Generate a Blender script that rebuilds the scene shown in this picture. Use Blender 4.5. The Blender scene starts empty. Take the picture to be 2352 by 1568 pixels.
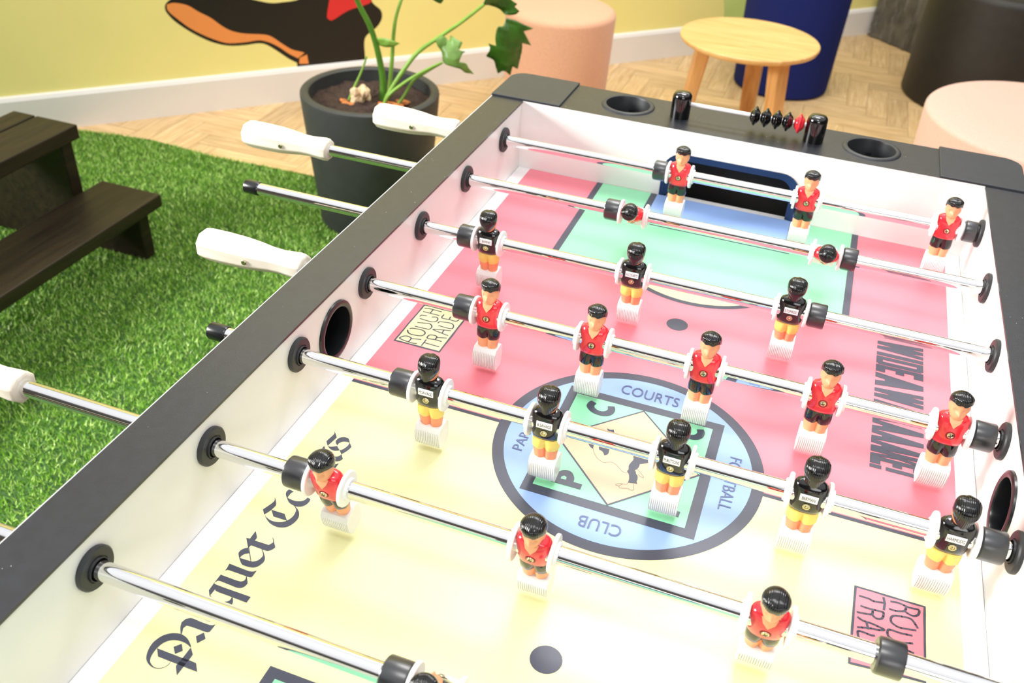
import bpy, bmesh, math, random
from mathutils import Matrix, Vector, noise
from mathutils.geometry import tessellate_polygon
R = math.radians
random.seed(7)
SC = bpy.context.scene
COL = SC.collection

# ---------------------------------------------------------------- camera
# world frame: x along the football rods, y down the pitch, z = 0 on the pitch, floor at z = -0.77
FLOOR = -0.77
cam = bpy.data.cameras.new('camera'); camo = bpy.data.objects.new('camera', cam); COL.objects.link(camo)
camo.matrix_world = (Matrix.Translation((0.43670, -0.71837, 0.64618)) @ Matrix.Rotation(0.312777, 4, 'Z')
                     @ Matrix.Rotation(0.948919, 4, 'X') @ Matrix.Rotation(0.063461, 4, 'Z'))
cam.sensor_width = 36; cam.lens = 2113.44 / 2352 * 36
cam.clip_start = 0.02
cam.dof.use_dof = True; cam.dof.focus_distance = 0.93; cam.dof.aperture_fstop = 9
SC.camera = camo

# ---------------------------------------------------------------- world and lights
w = bpy.data.worlds.new('room_light'); SC.world = w; w.use_nodes = True
nt = w.node_tree; nt.nodes.clear()
out = nt.nodes.new('ShaderNodeOutputWorld'); bg = nt.nodes.new('ShaderNodeBackground')
tc = nt.nodes.new('ShaderNodeTexCoord'); sx = nt.nodes.new('ShaderNodeSeparateXYZ'); cr = nt.nodes.new('ShaderNodeValToRGB')
nt.links.new(tc.outputs['Generated'], sx.inputs[0]); nt.links.new(sx.outputs['Z'], cr.inputs[0])
e = cr.color_ramp.elements
e[0].position = 0.0; e[0].color = (.12, .10, .08, 1)
e[1].position = 1.0; e[1].color = (1.55, 1.56, 1.6, 1)
for pos, c in ((.25, (.10, .09, .08, 1)), (.47, (.15, .14, .13, 1)), (.60, (1.2, 1.2, 1.23, 1))):
    k = e.new(pos); k.color = c
nt.links.new(cr.outputs[0], bg.inputs['Color']); bg.inputs['Strength'].default_value = 0.85
nt.links.new(bg.outputs[0], out.inputs[0])

def area(name, loc, target, sx_, sy_, power, col=(1, 1, 1)):
    l = bpy.data.lights.new(name, 'AREA'); l.shape = 'RECTANGLE'; l.size = sx_; l.size_y = sy_; l.energy = power; l.color = col
    o = bpy.data.objects.new(name, l); COL.objects.link(o); o.location = loc
    o.rotation_euler = (Vector(target) - Vector(loc)).to_track_quat('-Z', 'Y').to_euler()
    return o
area('ceiling_softlight', (0.35, 1.3, 2.0), (0.35, .6, 0), .8, .65, 29, (1, .99, .97))
area('ceiling_softlight', (0.5, -0.7, 2.0), (0.4, 0.0, 0), .6, .4, 13, (1, .99, .97))
area('window_and_fill', (-3.0, -1.0, 1.1), (-.7, .2, -.75), 1.3, 1.0, 66, (1, .99, .96)).data.spread = R(75)
area('ceiling_softlight', (-0.7, 1.7, 2.0), (-1.0, 2.9, 0), 1.4, .8, 34, (1, .98, .93))
area('ceiling_softlight', (0.6, 3.0, 2.0), (0.6, 3.6, -.4), 1.6, 1.2, 26, (1, .97, .92))
area('window_and_fill', (1.6, -3.2, 1.3), (0.3, 0.5, 0), 1.8, .9, 26, (1, .99, 1))  # fill lamp added behind the camera to brighten the end wall, no actual window
SC.view_settings.view_transform = 'Standard'; SC.view_settings.look = 'None'
SC.view_settings.exposure = -0.10; SC.view_settings.gamma = 1; SC.view_settings.use_curve_mapping = False
SC.cycles.use_denoising = True
SC.cycles.max_bounces = 7

# outlines measured in tenths of a millimetre on the surfaces they are printed or painted on
ART = {"ink":[[[606,-3816],[606,-3849],[594,-3874],[576,-3893],[554,-3905],[528,-3911],[495,-3910],[458,-3898],[426,-3879],[401,-3852],[381,-3814],[368,-3769],[364,-3722],[375,-3677],[392,-3640],[416,-3613],[446,-3591],[475,-3579],[513,-3570],[547,-3572],[583,-3582],[613,-3597],[646,-3621],[670,-3642],[663,-3645],[633,-3633],[593,-3626],[548,-3627],[505,-3637],[472,-3656],[449,-3682],[434,-3713],[428,-3747],[426,-3759],[427,-3795],[433,-3833],[448,-3866],[468,-3885],[497,-3899],[523,-3905],[551,-3900],[573,-3888],[591,-3871],[601,-3847],[602,-3819]],[[428,-3753],[666,-3753],[727,-3750],[797,-3753],[851,-3816],[725,-3816],[665,-3815],[482,-3814]],[[670,-3647],[716,-3688],[725,-3704],[726,-3754],[725,-3825],[725,-3901],[672,-3841],[665,-3815],[669,-3752]],[[540,-3693],[583,-3645],[630,-3697],[591,-3744]],[[644,-3542],[682,-3487],[729,-3532],[692,-3594]],[[517,-3569],[475,-3516],[454,-3471],[465,-3431],[504,-3406],[586,-3408],[651,-3408],[696,-3403],[723,-3384],[721,-3463],[698,-3476],[635,-3477],[555,-3478],[511,-3484],[501,-3514],[526,-3566]],[[465,-3110],[465,-3014],[490,-3035],[832,-3036],[832,-3100],[693,-3097],[533,-3094],[508,-3076],[508,-3152],[532,-3160],[507,-3159]],[[686,-3100],[696,-3099],[723,-3135],[732,-3164],[695,-3162],[654,-3163],[680,-3147],[689,-3123]],[[460,-2929],[598,-2931],[639,-2930],[663,-2926],[681,-2912],[684,-2889],[672,-2859],[678,-2860],[723,-2917],[726,-2934],[722,-2960],[706,-2982],[681,-2993],[651,-2996],[570,-2992],[494,-2990],[472,-2997],[468,-3016],[461,-3013]],[[459,-2796],[641,-2803],[681,-2799],[702,-2790],[721,-2771],[722,-2842],[716,-2854],[688,-2859],[506,-2859],[482,-2862],[466,-2880],[469,-2852]],[[427,-2484],[462,-2478],[459,-2380],[512,-2442],[514,-2481],[659,-2479],[679,-2437],[643,-2390],[650,-2391],[720,-2471],[728,-2484],[713,-2518],[691,-2540],[675,-2545],[515,-2542],[511,-2575],[505,-2574]],[[506,-2575],[480,-2598],[464,-2625],[461,-2653],[472,-2675],[506,-2713],[557,-2757],[584,-2765],[626,-2764],[669,-2756],[696,-2738],[714,-2708],[724,-2665],[713,-2627],[681,-2588],[634,-2544],[629,-2548],[663,-2582],[678,-2605],[678,-2635],[667,-2669],[644,-2692],[618,-2701],[518,-2705],[506,-2700],[506,-2680],[520,-2651],[552,-2628]],[[507,-2573],[514,-2570],[619,-2699],[613,-2702]],[[373,-2123],[401,-2041],[409,-2007],[410,-1980],[389,-1941],[418,-1972],[441,-2002],[454,-2027],[455,-2048],[448,-2090],[448,-2100],[422,-2168],[416,-2171]],[[448,-2096],[588,-2094],[653,-2159],[509,-2161]],[[415,-2169],[436,-2184],[477,-2204],[522,-2214],[566,-2212],[610,-2198],[637,-2178],[651,-2160],[668,-2128],[676,-2087],[673,-2050],[662,-2012],[640,-1987],[614,-1968],[631,-1974],[666,-1993],[698,-2022],[720,-2055],[730,-2085],[732,-2126],[723,-2171],[705,-2211],[680,-2238],[650,-2253],[616,-2261],[569,-2258],[521,-2244],[475,-2217],[437,-2187]],[[457,-1801],[474,-1800],[515,-1808],[502,-1836],[501,-1867],[502,-1893],[509,-1903],[546,-1909],[584,-1911],[619,-1903],[649,-1888],[667,-1867],[674,-1844],[676,-1826],[712,-1833],[718,-1858],[717,-1890],[708,-1920],[691,-1942],[668,-1958],[632,-1969],[607,-1966],[568,-1957],[540,-1943],[510,-1916],[478,-1885],[461,-1862],[452,-1834]],[[423,-1218],[457,-1215],[459,-1121],[505,-1174],[507,-1202],[620,-1218],[658,-1212],[674,-1189],[678,-1167],[683,-1165],[726,-1218],[715,-1247],[691,-1272],[674,-1275],[483,-1273],[464,-1264]],[[450,-1056],[447,-1034],[459,-961],[463,-928],[461,-910],[442,-881],[470,-906],[508,-951],[512,-973],[493,-1092],[496,-1109],[486,-1100]],[[492,-1107],[510,-1110],[532,-1104],[556,-1090],[580,-1071],[635,-1118],[612,-1134],[586,-1144],[556,-1143],[524,-1130]],[[536,-1023],[532,-988],[540,-956],[558,-936],[584,-923],[614,-920],[639,-930],[676,-976],[653,-975],[623,-979],[598,-992],[584,-1012],[576,-1038],[579,-1065]],[[674,-975],[721,-1024],[717,-1064],[705,-1106],[679,-1164],[635,-1118],[652,-1102],[668,-1067],[678,-1022]]],"em":[[[3077,303],[3111,291],[3150,308],[3169,263],[3094,267]],[[2957,-13],[3020,-12],[3028,-75],[2992,-54]],[[3073,-15],[3189,-11],[3195,-69],[3187,-102],[3163,-123],[3139,-83],[3111,-64],[3094,-67]],[[3445,-12],[3633,-11],[3608,-57],[3537,-107],[3538,-151],[3526,-195],[3511,-211],[3526,-233],[3535,-258],[3558,-287],[3568,-330],[3568,-368],[3582,-399],[3552,-403],[3498,-416],[3490,-415],[3486,-356],[3468,-296],[3441,-260],[3448,-228],[3437,-174],[3446,-121],[3459,-66]],[[2793,687],[2859,661],[2849,606],[2881,566],[2936,550],[2980,569],[3001,612],[2986,666],[3058,690],[3080,639],[3076,564],[3037,507],[2972,479],[2889,482],[2822,513],[2770,572],[2769,639]],[[3787,695],[3853,669],[3843,614],[3875,574],[3929,558],[3974,577],[3995,620],[3980,674],[4052,699],[4074,648],[4069,572],[4031,516],[3966,487],[3882,491],[3816,522],[3764,580],[3763,647]],[[2766,-675],[2769,-702],[3075,-698],[3073,-622],[2983,-622],[2973,-565],[2933,-503],[2882,-485],[2833,-501],[2805,-535],[2785,-566],[2777,-615]],[[3760,-615],[4063,-608],[4059,-685],[3763,-686]],[[3763,-686],[3763,-541],[3794,-528],[3796,-625]],[[3909,-673],[3910,-564],[3944,-565],[3942,-671]]],"hole":[[2850,-628],[2848,-596],[2871,-574],[2898,-586],[2902,-623]],"el":[[[3017,-13],[3028,-70],[3062,-136],[3111,-195],[3166,-226],[3197,-223],[3249,-196],[3288,-198],[3335,-228],[3386,-274],[3421,-288],[3448,-281]],[[3491,-414],[3481,-447],[3446,-457],[3427,-484],[3419,-501],[3430,-520],[3461,-516],[3506,-497],[3534,-508],[3557,-503],[3567,-480],[3545,-415]],[[3446,-457],[3421,-459],[3384,-488],[3390,-500],[3418,-497]],[[3534,-191],[3615,-272],[3606,-290],[3555,-264]]],"rt1":[[[346,1610],[397,1626],[566,1623]],[[360,1535],[574,1535]],[[454,1621],[452,1534]],[[364,1422],[372,1456],[435,1466]],[[388,1378],[540,1369],[591,1404],[593,1453],[562,1487],[509,1469]],[[396,1286],[522,1320],[566,1310],[596,1265],[583,1212],[559,1207],[402,1201]],[[353,1091],[379,1051],[429,1028],[530,1039],[569,1068],[574,1116],[546,1149],[500,1163],[398,1152],[367,1132]],[[570,882],[504,870],[345,894],[360,951],[396,973],[445,967],[469,944],[465,869]],[[467,948],[581,977]],[[641,998],[640,870]],[[639,936],[837,930]],[[821,1040],[744,1045],[642,1032],[635,1098],[666,1117],[711,1120],[737,1098],[736,1047]],[[733,1091],[847,1130]],[[843,1185],[635,1224],[685,1252],[837,1292]],[[754,1278],[759,1205]],[[629,1380],[635,1412],[676,1425],[763,1440],[812,1421],[835,1373],[828,1335],[759,1327],[656,1333]],[[621,1575],[627,1499],[722,1505],[810,1503],[837,1551]],[[722,1505],[717,1564]]],"q1":[[300,1689],[906,1696],[891,829],[293,831]],"rt2":[[[6033,-946],[6100,-938],[6188,-954],[6263,-948],[6269,-985],[6252,-1020],[6217,-1038],[6171,-1025],[6151,-1010]],[[6162,-961],[6145,-1012],[6073,-1038],[6023,-1038]],[[6258,-1157],[6218,-1093],[6183,-1076],[6108,-1086],[6057,-1104],[6037,-1135],[6041,-1180],[6076,-1205],[6122,-1213],[6241,-1191]],[[6210,-1261],[6117,-1272],[6032,-1269],[6012,-1292],[6016,-1336],[6045,-1362],[6113,-1372],[6216,-1344]],[[6225,-1444],[6158,-1434],[6080,-1437],[6025,-1466],[6021,-1512],[6060,-1540],[6126,-1527]],[[6029,-1603],[6237,-1575]],[[6025,-1675],[6242,-1650]],[[6127,-1591],[6123,-1664]],[[5766,-990],[5843,-991],[5885,-1003],[5967,-989]],[[5968,-928],[5981,-991],[5975,-1066]],[[5783,-1101],[5842,-1105],[5958,-1097],[5973,-1107],[5969,-1156],[5949,-1183],[5915,-1190],[5885,-1170],[5879,-1153]],[[5883,-1104],[5876,-1158],[5827,-1174],[5755,-1184]],[[5763,-1240],[5808,-1261],[5877,-1263],[5941,-1276],[5984,-1289],[5942,-1310],[5851,-1324],[5766,-1351]],[[5834,-1266],[5854,-1334]],[[5905,-1386],[5876,-1393],[5819,-1386],[5779,-1388],[5769,-1407],[5780,-1455],[5807,-1482],[5869,-1486],[5924,-1456]],[[5972,-1554],[5948,-1505],[5746,-1521]],[[5746,-1521],[5745,-1596]],[[5859,-1512],[5856,-1572]]],"q2":[[5715,-878],[6327,-881],[6328,-1712],[5707,-1762]],"iu":8}
MURAL = {"black":[[3942,4260],[3717,4103],[3661,3932],[3718,3751],[3958,3435],[4427,3033],[4975,2677],[5436,2478],[5856,2388],[6353,2373],[6859,2390],[7167,2297],[7587,1986],[7950,1689],[8263,1492],[8254,1226],[10977,1180],[11053,1309],[11050,2054],[11201,2340],[11594,2603],[11813,2914],[11789,3241],[11489,3522],[11427,3718],[11577,4087],[10524,4529],[9210,4370],[8597,3923],[7890,3840],[7390,3859],[6670,4063],[5505,4383],[4347,4463]],"orange":[[3740,4072],[4005,4110],[4450,3989],[4822,3723],[5205,3482],[5583,3147],[5923,2933],[6402,2797],[7082,2705],[7388,2583],[7745,2294],[8112,2033],[8496,1898],[8592,1856],[8311,1666],[7968,1884],[7605,2179],[7241,2393],[6871,2503],[6364,2474],[5806,2488],[5449,2583],[4936,2834],[4444,3153],[4082,3484],[3760,3836]],"box":[[8378,1679],[8685,1781],[8723,1411],[8345,1437]],"red":[[9726,3841],[9587,3222],[9611,3093],[9807,3026],[10462,3344],[11284,3537],[11427,3718],[11514,4217],[9859,4388]]}
LEAVES = {"hang":[[-4430,17570,-1200],[-4180,17700,-1270],[-4000,17800,-1370],[-3710,17950,-1530],[-3970,17810,-1570],[-3880,17860,-1740],[-3750,17930,-1990],[-4000,17790,-1880],[-3990,17800,-2070],[-4020,17790,-2290],[-4060,17760,-2670],[-4200,17690,-2580],[-4240,17670,-2870],[-4410,17570,-2730],[-4560,17500,-2830],[-4620,17460,-2640],[-4690,17420,-2410],[-4880,17330,-2320],[-4800,17370,-2070],[-4840,17350,-1930],[-4660,17440,-1960],[-4680,17430,-1710],[-4630,17460,-1450],[-4500,17530,-1410]],"top":[[-5030,17240,-870],[-4940,17290,-710],[-4820,17360,-530],[-4510,17520,-460],[-4210,17680,-630],[-4300,17630,-770],[-4140,17720,-870],[-4200,17690,-950],[-4080,17750,-1050],[-4190,17690,-1160],[-4410,17570,-1180],[-4550,17500,-1060],[-4740,17400,-950]],"small":[[-5900,16550,-1670],[-6060,16470,-1800],[-6040,16480,-1940],[-5930,16540,-2130],[-5890,16560,-2380],[-5670,16680,-2460],[-5470,16780,-2530],[-5340,16850,-2680],[-5100,16980,-2780],[-5240,16910,-2570],[-5340,16850,-2380],[-5510,16760,-2310],[-5440,16800,-2120],[-5350,16850,-2050],[-5510,16760,-2010],[-5420,16810,-1830],[-5610,16710,-1910],[-5710,16660,-1690],[-5750,16630,-1870],[-5850,16580,-1980]],"lance":[[-7790,16110,-1900],[-7580,16220,-1880],[-7360,16340,-1950],[-7170,16440,-2060],[-7360,16340,-2130],[-7620,16200,-2120],[-7760,16130,-2030]],"tip":[[-6540,17010,-760],[-6310,17130,-730],[-6150,17210,-900],[-6230,17170,-1020],[-6350,17110,-970],[-6440,17060,-900]]}

# ---------------------------------------------------------------- materials
def lin(c):
    return tuple((x / 12.92 if x <= .04045 else ((x + .055) / 1.055) ** 2.4) for x in c)
MATS = {}
def mat(name, rgb, rough=.5, metal=0., scale=40., var=.06, bump=0., bscale=None, coat=0., sheen=0., spec=.5, coords='Object', sss=0., trans=0.):
    """procedural principled material: base colour broken up by noise, optional noise bump"""
    if name in MATS: return MATS[name]
    m = bpy.data.materials.new(name); m.use_nodes = True; n = m.node_tree; b = n.nodes['Principled BSDF']
    t = n.nodes.new('ShaderNodeTexCoord'); nz = n.nodes.new('ShaderNodeTexNoise'); nz.inputs['Scale'].default_value = scale
    nz.inputs['Detail'].default_value = 5
    n.links.new(t.outputs[coords], nz.inputs['Vector'])
    r = n.nodes.new('ShaderNodeValToRGB'); c = lin(rgb)
    r.color_ramp.elements[0].position = .3; r.color_ramp.elements[1].position = .7
    r.color_ramp.elements[0].color = tuple(x * (1 - var) for x in c) + (1,)
    r.color_ramp.elements[1].color = tuple(min(1, x * (1 + var)) for x in c) + (1,)
    n.links.new(nz.outputs['Fac'], r.inputs[0]); n.links.new(r.outputs[0], b.inputs['Base Color'])
    b.inputs['Roughness'].default_value = rough; b.inputs['Metallic'].default_value = metal
    b.inputs['Specular IOR Level'].default_value = spec
    if coat: b.inputs['Coat Weight'].default_value = coat; b.inputs['Coat Roughness'].default_value = .12
    if sheen: b.inputs['Sheen Weight'].default_value = sheen; b.inputs['Sheen Roughness'].default_value = .5
    if sss: b.inputs['Subsurface Weight'].default_value = sss; b.inputs['Subsurface Scale'].default_value = .004
    if trans: b.inputs['Transmission Weight'].default_value = trans
    if bump:
        n2 = n.nodes.new('ShaderNodeTexNoise'); n2.inputs['Scale'].default_value = bscale or scale * 4; n2.inputs['Detail'].default_value = 4
        bp = n.nodes.new('ShaderNodeBump'); bp.inputs['Strength'].default_value = bump; bp.inputs['Distance'].default_value = .002
        n.links.new(t.outputs[coords], n2.inputs['Vector']); n.links.new(n2.outputs['Fac'], bp.inputs['Height']); n.links.new(bp.outputs[0], b.inputs['Normal'])
    MATS[name] = m
    return m
def wood(name, c1, c2, rough=.5, grain=(30, 2.5, 30), attr=None):
    """wood grain: noise stretched along one axis; attr = name of a per-plank value that shifts the tone"""
    m = bpy.data.materials.new(name); m.use_nodes = True; n = m.node_tree; b = n.nodes['Principled BSDF']
    t = n.nodes.new('ShaderNodeTexCoord'); mp = n.nodes.new('ShaderNodeMapping'); mp.inputs['Scale'].default_value = grain
    nz = n.nodes.new('ShaderNodeTexNoise'); nz.inputs['Scale'].default_value = 1.; nz.inputs['Detail'].default_value = 8; nz.inputs['Distortion'].default_value = .8
    n.links.new(mp.outputs[0], nz.inputs['Vector'])
    r = n.nodes.new('ShaderNodeValToRGB'); r.color_ramp.elements[0].position = .32; r.color_ramp.elements[1].position = .68
    r.color_ramp.elements[0].color = lin(c1) + (1,); r.color_ramp.elements[1].color = lin(c2) + (1,)
    n.links.new(nz.outputs['Fac'], r.inputs[0])
    if attr:
        uv = n.nodes.new('ShaderNodeUVMap'); n.links.new(uv.outputs[0], mp.inputs['Vector'])
        a = n.nodes.new('ShaderNodeAttribute'); a.attribute_name = attr
        h = n.nodes.new('ShaderNodeHueSaturation'); mr = n.nodes.new('ShaderNodeMapRange'); mr.inputs['To Min'].default_value = .82; mr.inputs['To Max'].default_value = 1.1
        n.links.new(a.outputs['Fac'], mr.inputs['Value']); n.links.new(mr.outputs[0], h.inputs['Value']); n.links.new(r.outputs[0], h.inputs['Color'])
        n.links.new(h.outputs[0], b.inputs['Base Color'])
    else:
        n.links.new(t.outputs['Object'], mp.inputs['Vector']); n.links.new(r.outputs[0], b.inputs['Base Color'])
    b.inputs['Roughness'].default_value = rough
    MATS[name] = m
    return m

K_BLACK = mat('black_laminate', (.125, .13, .15), .36, scale=90, var=.25, bump=.12, bscale=900, spec=.8)
n = K_BLACK.node_tree; t_ = n.nodes['Texture Coordinate']; pb = n.nodes['Principled BSDF']; vo = n.nodes.new('ShaderNodeTexVoronoi'); vo.inputs['Scale'].default_value = 95
n2 = n.nodes.new('ShaderNodeTexNoise'); n2.inputs['Scale'].default_value = 14; n2.inputs['Detail'].default_value = 2
ad = n.nodes.new('ShaderNodeMath'); ad.operation = 'MULTIPLY_ADD'; ad.inputs[1].default_value = -.16; sp = n.nodes.new('ShaderNodeMath'); sp.operation = 'LESS_THAN'; sp.inputs[1].default_value = -.045
n.links.new(t_.outputs['Object'], vo.inputs['Vector']); n.links.new(t_.outputs['Object'], n2.inputs['Vector']); n.links.new(n2.outputs['Fac'], ad.inputs[0]); n.links.new(vo.outputs['Distance'], ad.inputs[2]); n.links.new(ad.outputs[0], sp.inputs[0])
mx = n.nodes.new('ShaderNodeMixRGB'); mx.inputs['Color2'].default_value = (.45, .44, .42, 1); src = pb.inputs['Base Color'].links[0].from_socket
n.links.new(sp.outputs[0], mx.inputs['Fac']); n.links.new(src, mx.inputs['Color1']); n.links.new(mx.outputs[0], pb.inputs['Base Color'])   # dust specks and nicks
K_EDGE = mat('pale_edge_band', (.80, .80, .80), .5)
K_WHITEB = mat('white_melamine', (.93, .925, .915), .32, scale=6, var=.015)
K_STRIP = mat('white_border_strip', (.96, .96, .96), .35, scale=6, var=.01)
K_CHROME = mat('chrome_tube', (.93, .93, .93), .045, 1., scale=30, var=.01)
K_BRASS = mat('brass_screw', (.84, .80, .66), .22, 1., scale=400, var=.1)
K_RUBBER = mat('black_plastic', (.085, .09, .10), .26, scale=60, var=.1, coat=.2)
K_BUMP = mat('black_rubber', (.10, .105, .12), .34, scale=60, var=.12, coat=.6, spec=.8)
K_BUMP.node_tree.nodes['Principled BSDF'].inputs['Coat Roughness'].default_value = .28
K_RUBBERM = mat('matt_black_plastic', (.17, .175, .185), .45, scale=60, var=.1)
K_GLOSSBLACK = mat('gloss_black_paint', (.045, .04, .045), .12, scale=60, var=.1, coat=.6)
K_WHITEP = mat('white_plastic', (.95, .95, .95), .30, scale=60, var=.01, sss=.1)
K_RED = mat('gloss_red_paint', (.93, .19, .235), .16, scale=60, var=.04, coat=.5)
K_SKIN = mat('skin_paint', (.98, .68, .50), .38, scale=60, var=.03)
K_SKINO = mat('orange_skin_paint', (.97, .62, .46), .38, scale=60, var=.04)
K_YEL = mat('yellow_paint', (.96, .86, .45), .38, scale=60, var=.03)
K_LABEL = mat('label_paper', (.96, .96, .96), .5, scale=60, var=.01)
K_INKL = mat('label_ink', (.16, .16, .17), .5)
K_PINE = wood('pale_wood', (.93, .88, .80), (.97, .94, .88), .45, (12, 90, 90))
INKROUGH = .36
def pr(n, c): return mat(n, c, INKROUGH, scale=25, var=.012, coat=.0, spec=.45)
P_PINK = pr('print_pink', (.945, .53, .585)); P_YEL = pr('print_yellow', (.945, .932, .72)); P_GREEN = pr('print_green', (.60, .90, .72))
P_BLUE = pr('print_blue', (.60, .725, .94)); P_DARK = pr('print_dark', (.29, .30, .36)); P_TAN = pr('print_tan', (.94, .775, .64))

# ---------------------------------------------------------------- helpers
def link(name, me, parent=None, loc=None):
    o = bpy.data.objects.new(name, me); COL.objects.link(o)
    if parent: o.parent = parent
    if loc is not None: o.location = loc
    return o
def tag(o, label=None, cat=None, group=None, kind=None):
    if label: o['label'] = label
    if cat: o['category'] = cat
    if group: o['group'] = group
    if kind: o['kind'] = kind
    return o
def empty(name, loc, rz=0):
    o = bpy.data.objects.new(name, None); COL.objects.link(o); o.location = loc; o.rotation_euler = (0, 0, rz); o.empty_display_size = .05
    return o
def fin(bm, name, mats, parent=None, loc=None, smooth=None, bevel=None):
    bmesh.ops.recalc_face_normals(bm, faces=bm.faces)
    me = bpy.data.meshes.new(name); bm.to_mesh(me); bm.free()
    for m in (mats if isinstance(mats, (list, tuple)) else [mats]): me.materials.append(m)
    if smooth is not None:
        me.shade_smooth()
        try: me.set_sharp_from_angle(angle=R(smooth))
        except Exception: pass
    o = link(name, me, parent, loc)
    if bevel:
        b = o.modifiers.new('bevel', 'BEVEL'); b.width = bevel; b.segments = 2; b.limit_method = 'ANGLE'; b.angle_limit = R(40)
    return o
def box(bm, x0, x1, y0, y1, z0, z1, mi=0, M=None):
    v = [bm.verts.new((M @ Vector(p)) if M else p) for p in ((x0,y0,z0),(x1,y0,z0),(x1,y1,z0),(x0,y1,z0),(x0,y0,z1),(x1,y0,z1),(x1,y1,z1),(x0,y1,z1))]
    for f in ((0,3,2,1),(4,5,6,7),(0,1,5,4),(1,2,6,5),(2,3,7,6),(3,0,4,7)):
        q = bm.faces.new([v[i] for i in f]); q.material_index = mi
def lathe(bm, prof, n=32, M=None, mi=0, cap=True):
    """prof = [(r, z)]; revolve about z"""
    M = M or Matrix(); rings = []
    for r, z in prof:
        rings.append([bm.verts.new(M @ Vector((r * math.cos(2*math.pi*i/n), r * math.sin(2*math.pi*i/n), z))) for i in range(n)])
    for a, b in zip(rings, rings[1:]):
        for i in range(n):
            f = bm.faces.new((a[i], a[(i+1) % n], b[(i+1) % n], b[i])); f.material_index = mi
    if cap:
        for r_ in (rings[0], rings[-1]):
            f = bm.faces.new(r_); f.material_index = mi
AX = Matrix.Rotation(R(90), 4, 'Y')     # z axis -> x axis
def loft(bm, secs, mi=0, cap=True):
    """secs = list of rings of points"""
    rings = [[bm.verts.new(p) for p in s] for s in secs]; n = len(rings[0])
    for a, b in zip(rings, rings[1:]):
        for i in range(n):
            f = bm.faces.new((a[i], a[(i+1) % n], b[(i+1) % n], b[i])); f.material_index = mi
    if cap:
        for r_ in (rings[0], rings[-1]):
            f = bm.faces.new(r_); f.material_index = mi
def tube(bm, pts, rad, n=10, mi=0):
    pts = [Vector(p) for p in pts]; secs = []
    for i, p in enumerate(pts):
        d = (pts[min(i+1, len(pts)-1)] - pts[max(i-1, 0)]).normalized()
        a = d.orthogonal().normalized() if i == 0 else (secs_a - d * secs_a.dot(d)).normalized()
        secs_a = a; b = d.cross(a); r = rad[i] if isinstance(rad, (list, tuple)) else rad
        secs.append([p + r * (a * math.cos(2*math.pi*k/n) + b * math.sin(2*math.pi*k/n)) for k in range(n)])
    loft(bm, secs, mi)
def smooth_path(pts, k=5):
    P = [Vector(p) for p in pts]; out = []
    for i in range(len(P) - 1):
        p0, p1, p2, p3 = P[max(i-1, 0)], P[i], P[i+1], P[min(i+2, len(P)-1)]
        for j in range(k):
            t = j / k
            out.append(.5 * ((2*p1) + (p2-p0)*t + (2*p0-5*p1+4*p2-p3)*t*t + (3*p1-p0-3*p2+p3)*t**3))
    out.append(P[-1]); return out
def poly(bm, pts, z, mi=0, flip=None):
    """flat printed shape on the plane z, fan-free triangulated n-gon"""
    poly.k += 1; z += poly.k*4e-8
    v = [bm.verts.new((x, y, z)) for x, y in pts]
    for t in tessellate_polygon([[Vector((x, y, 0)) for x, y in pts]]):
        f = bm.faces.new([v[i] for i in t]); f.normal_update(); f.material_index = mi
        if f.normal.z < 0: f.normal_flip()
poly.k = 0
def round_off(pts, lim=52):
    """round the gentle bends of an outline, keep its sharp corners"""
    P = [Vector(p) for p in pts]; n = len(P); soft = []
    for i in range(n):
        a = P[i] - P[i-1]; b_ = P[(i+1) % n] - P[i]
        soft.append(a.length > 1e-9 and b_.length > 1e-9 and abs(math.degrees(a.angle(b_))) < lim)
    out = []
    for i in range(n):
        p1, p2 = P[i], P[(i+1) % n]; p0 = P[i-1] if soft[i] else p1 + (p1-p2); p3 = P[(i+2) % n] if soft[(i+1) % n] else p2 + (p2-p1)
        if not soft[i] and not soft[(i+1) % n]: out.append(tuple(p1)); continue
        for j in range(4):
            t = j/4; q = .5*((2*p1) + (p2-p0)*t + (2*p0-5*p1+4*p2-p3)*t*t + (3*p1-p0-3*p2+p3)*t**3); out.append(tuple(q))
    return out
def stroke(bm, pts, wd, z, mi=0):
    for (x0, y0), (x1, y1) in zip(pts, pts[1:]):
        d = Vector((x1-x0, y1-y0)); L = d.length
        if L < 1e-6: continue
        d /= L; nrm = Vector((-d.y, d.x)) * wd / 2; e_ = d * wd * .3
        poly(bm, [(x0-e_.x+nrm.x, y0-e_.y+nrm.y), (x0-e_.x-nrm.x, y0-e_.y-nrm.y), (x1+e_.x-nrm.x, y1+e_.y-nrm.y), (x1+e_.x+nrm.x, y1+e_.y+nrm.y)], z, mi)
def boolean(o, cutters):
    """cut real holes, then drop the cutters"""
    for c in cutters:
        m = o.modifiers.new('cut', 'BOOLEAN'); m.operation = 'DIFFERENCE'; m.object = c; m.solver = 'EXACT'
    dg = bpy.context.evaluated_depsgraph_get(); dg.update()
    me = bpy.data.meshes.new_from_object(o.evaluated_get(dg)); o.modifiers.clear(); o.data = me
    for c in cutters: bpy.data.objects.remove(c, do_unlink=True)
def cutter(fn):
    bm = bmesh.new(); fn(bm); return fin(bm, 'cutter', K_BLACK)
_TXT = {}
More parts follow.
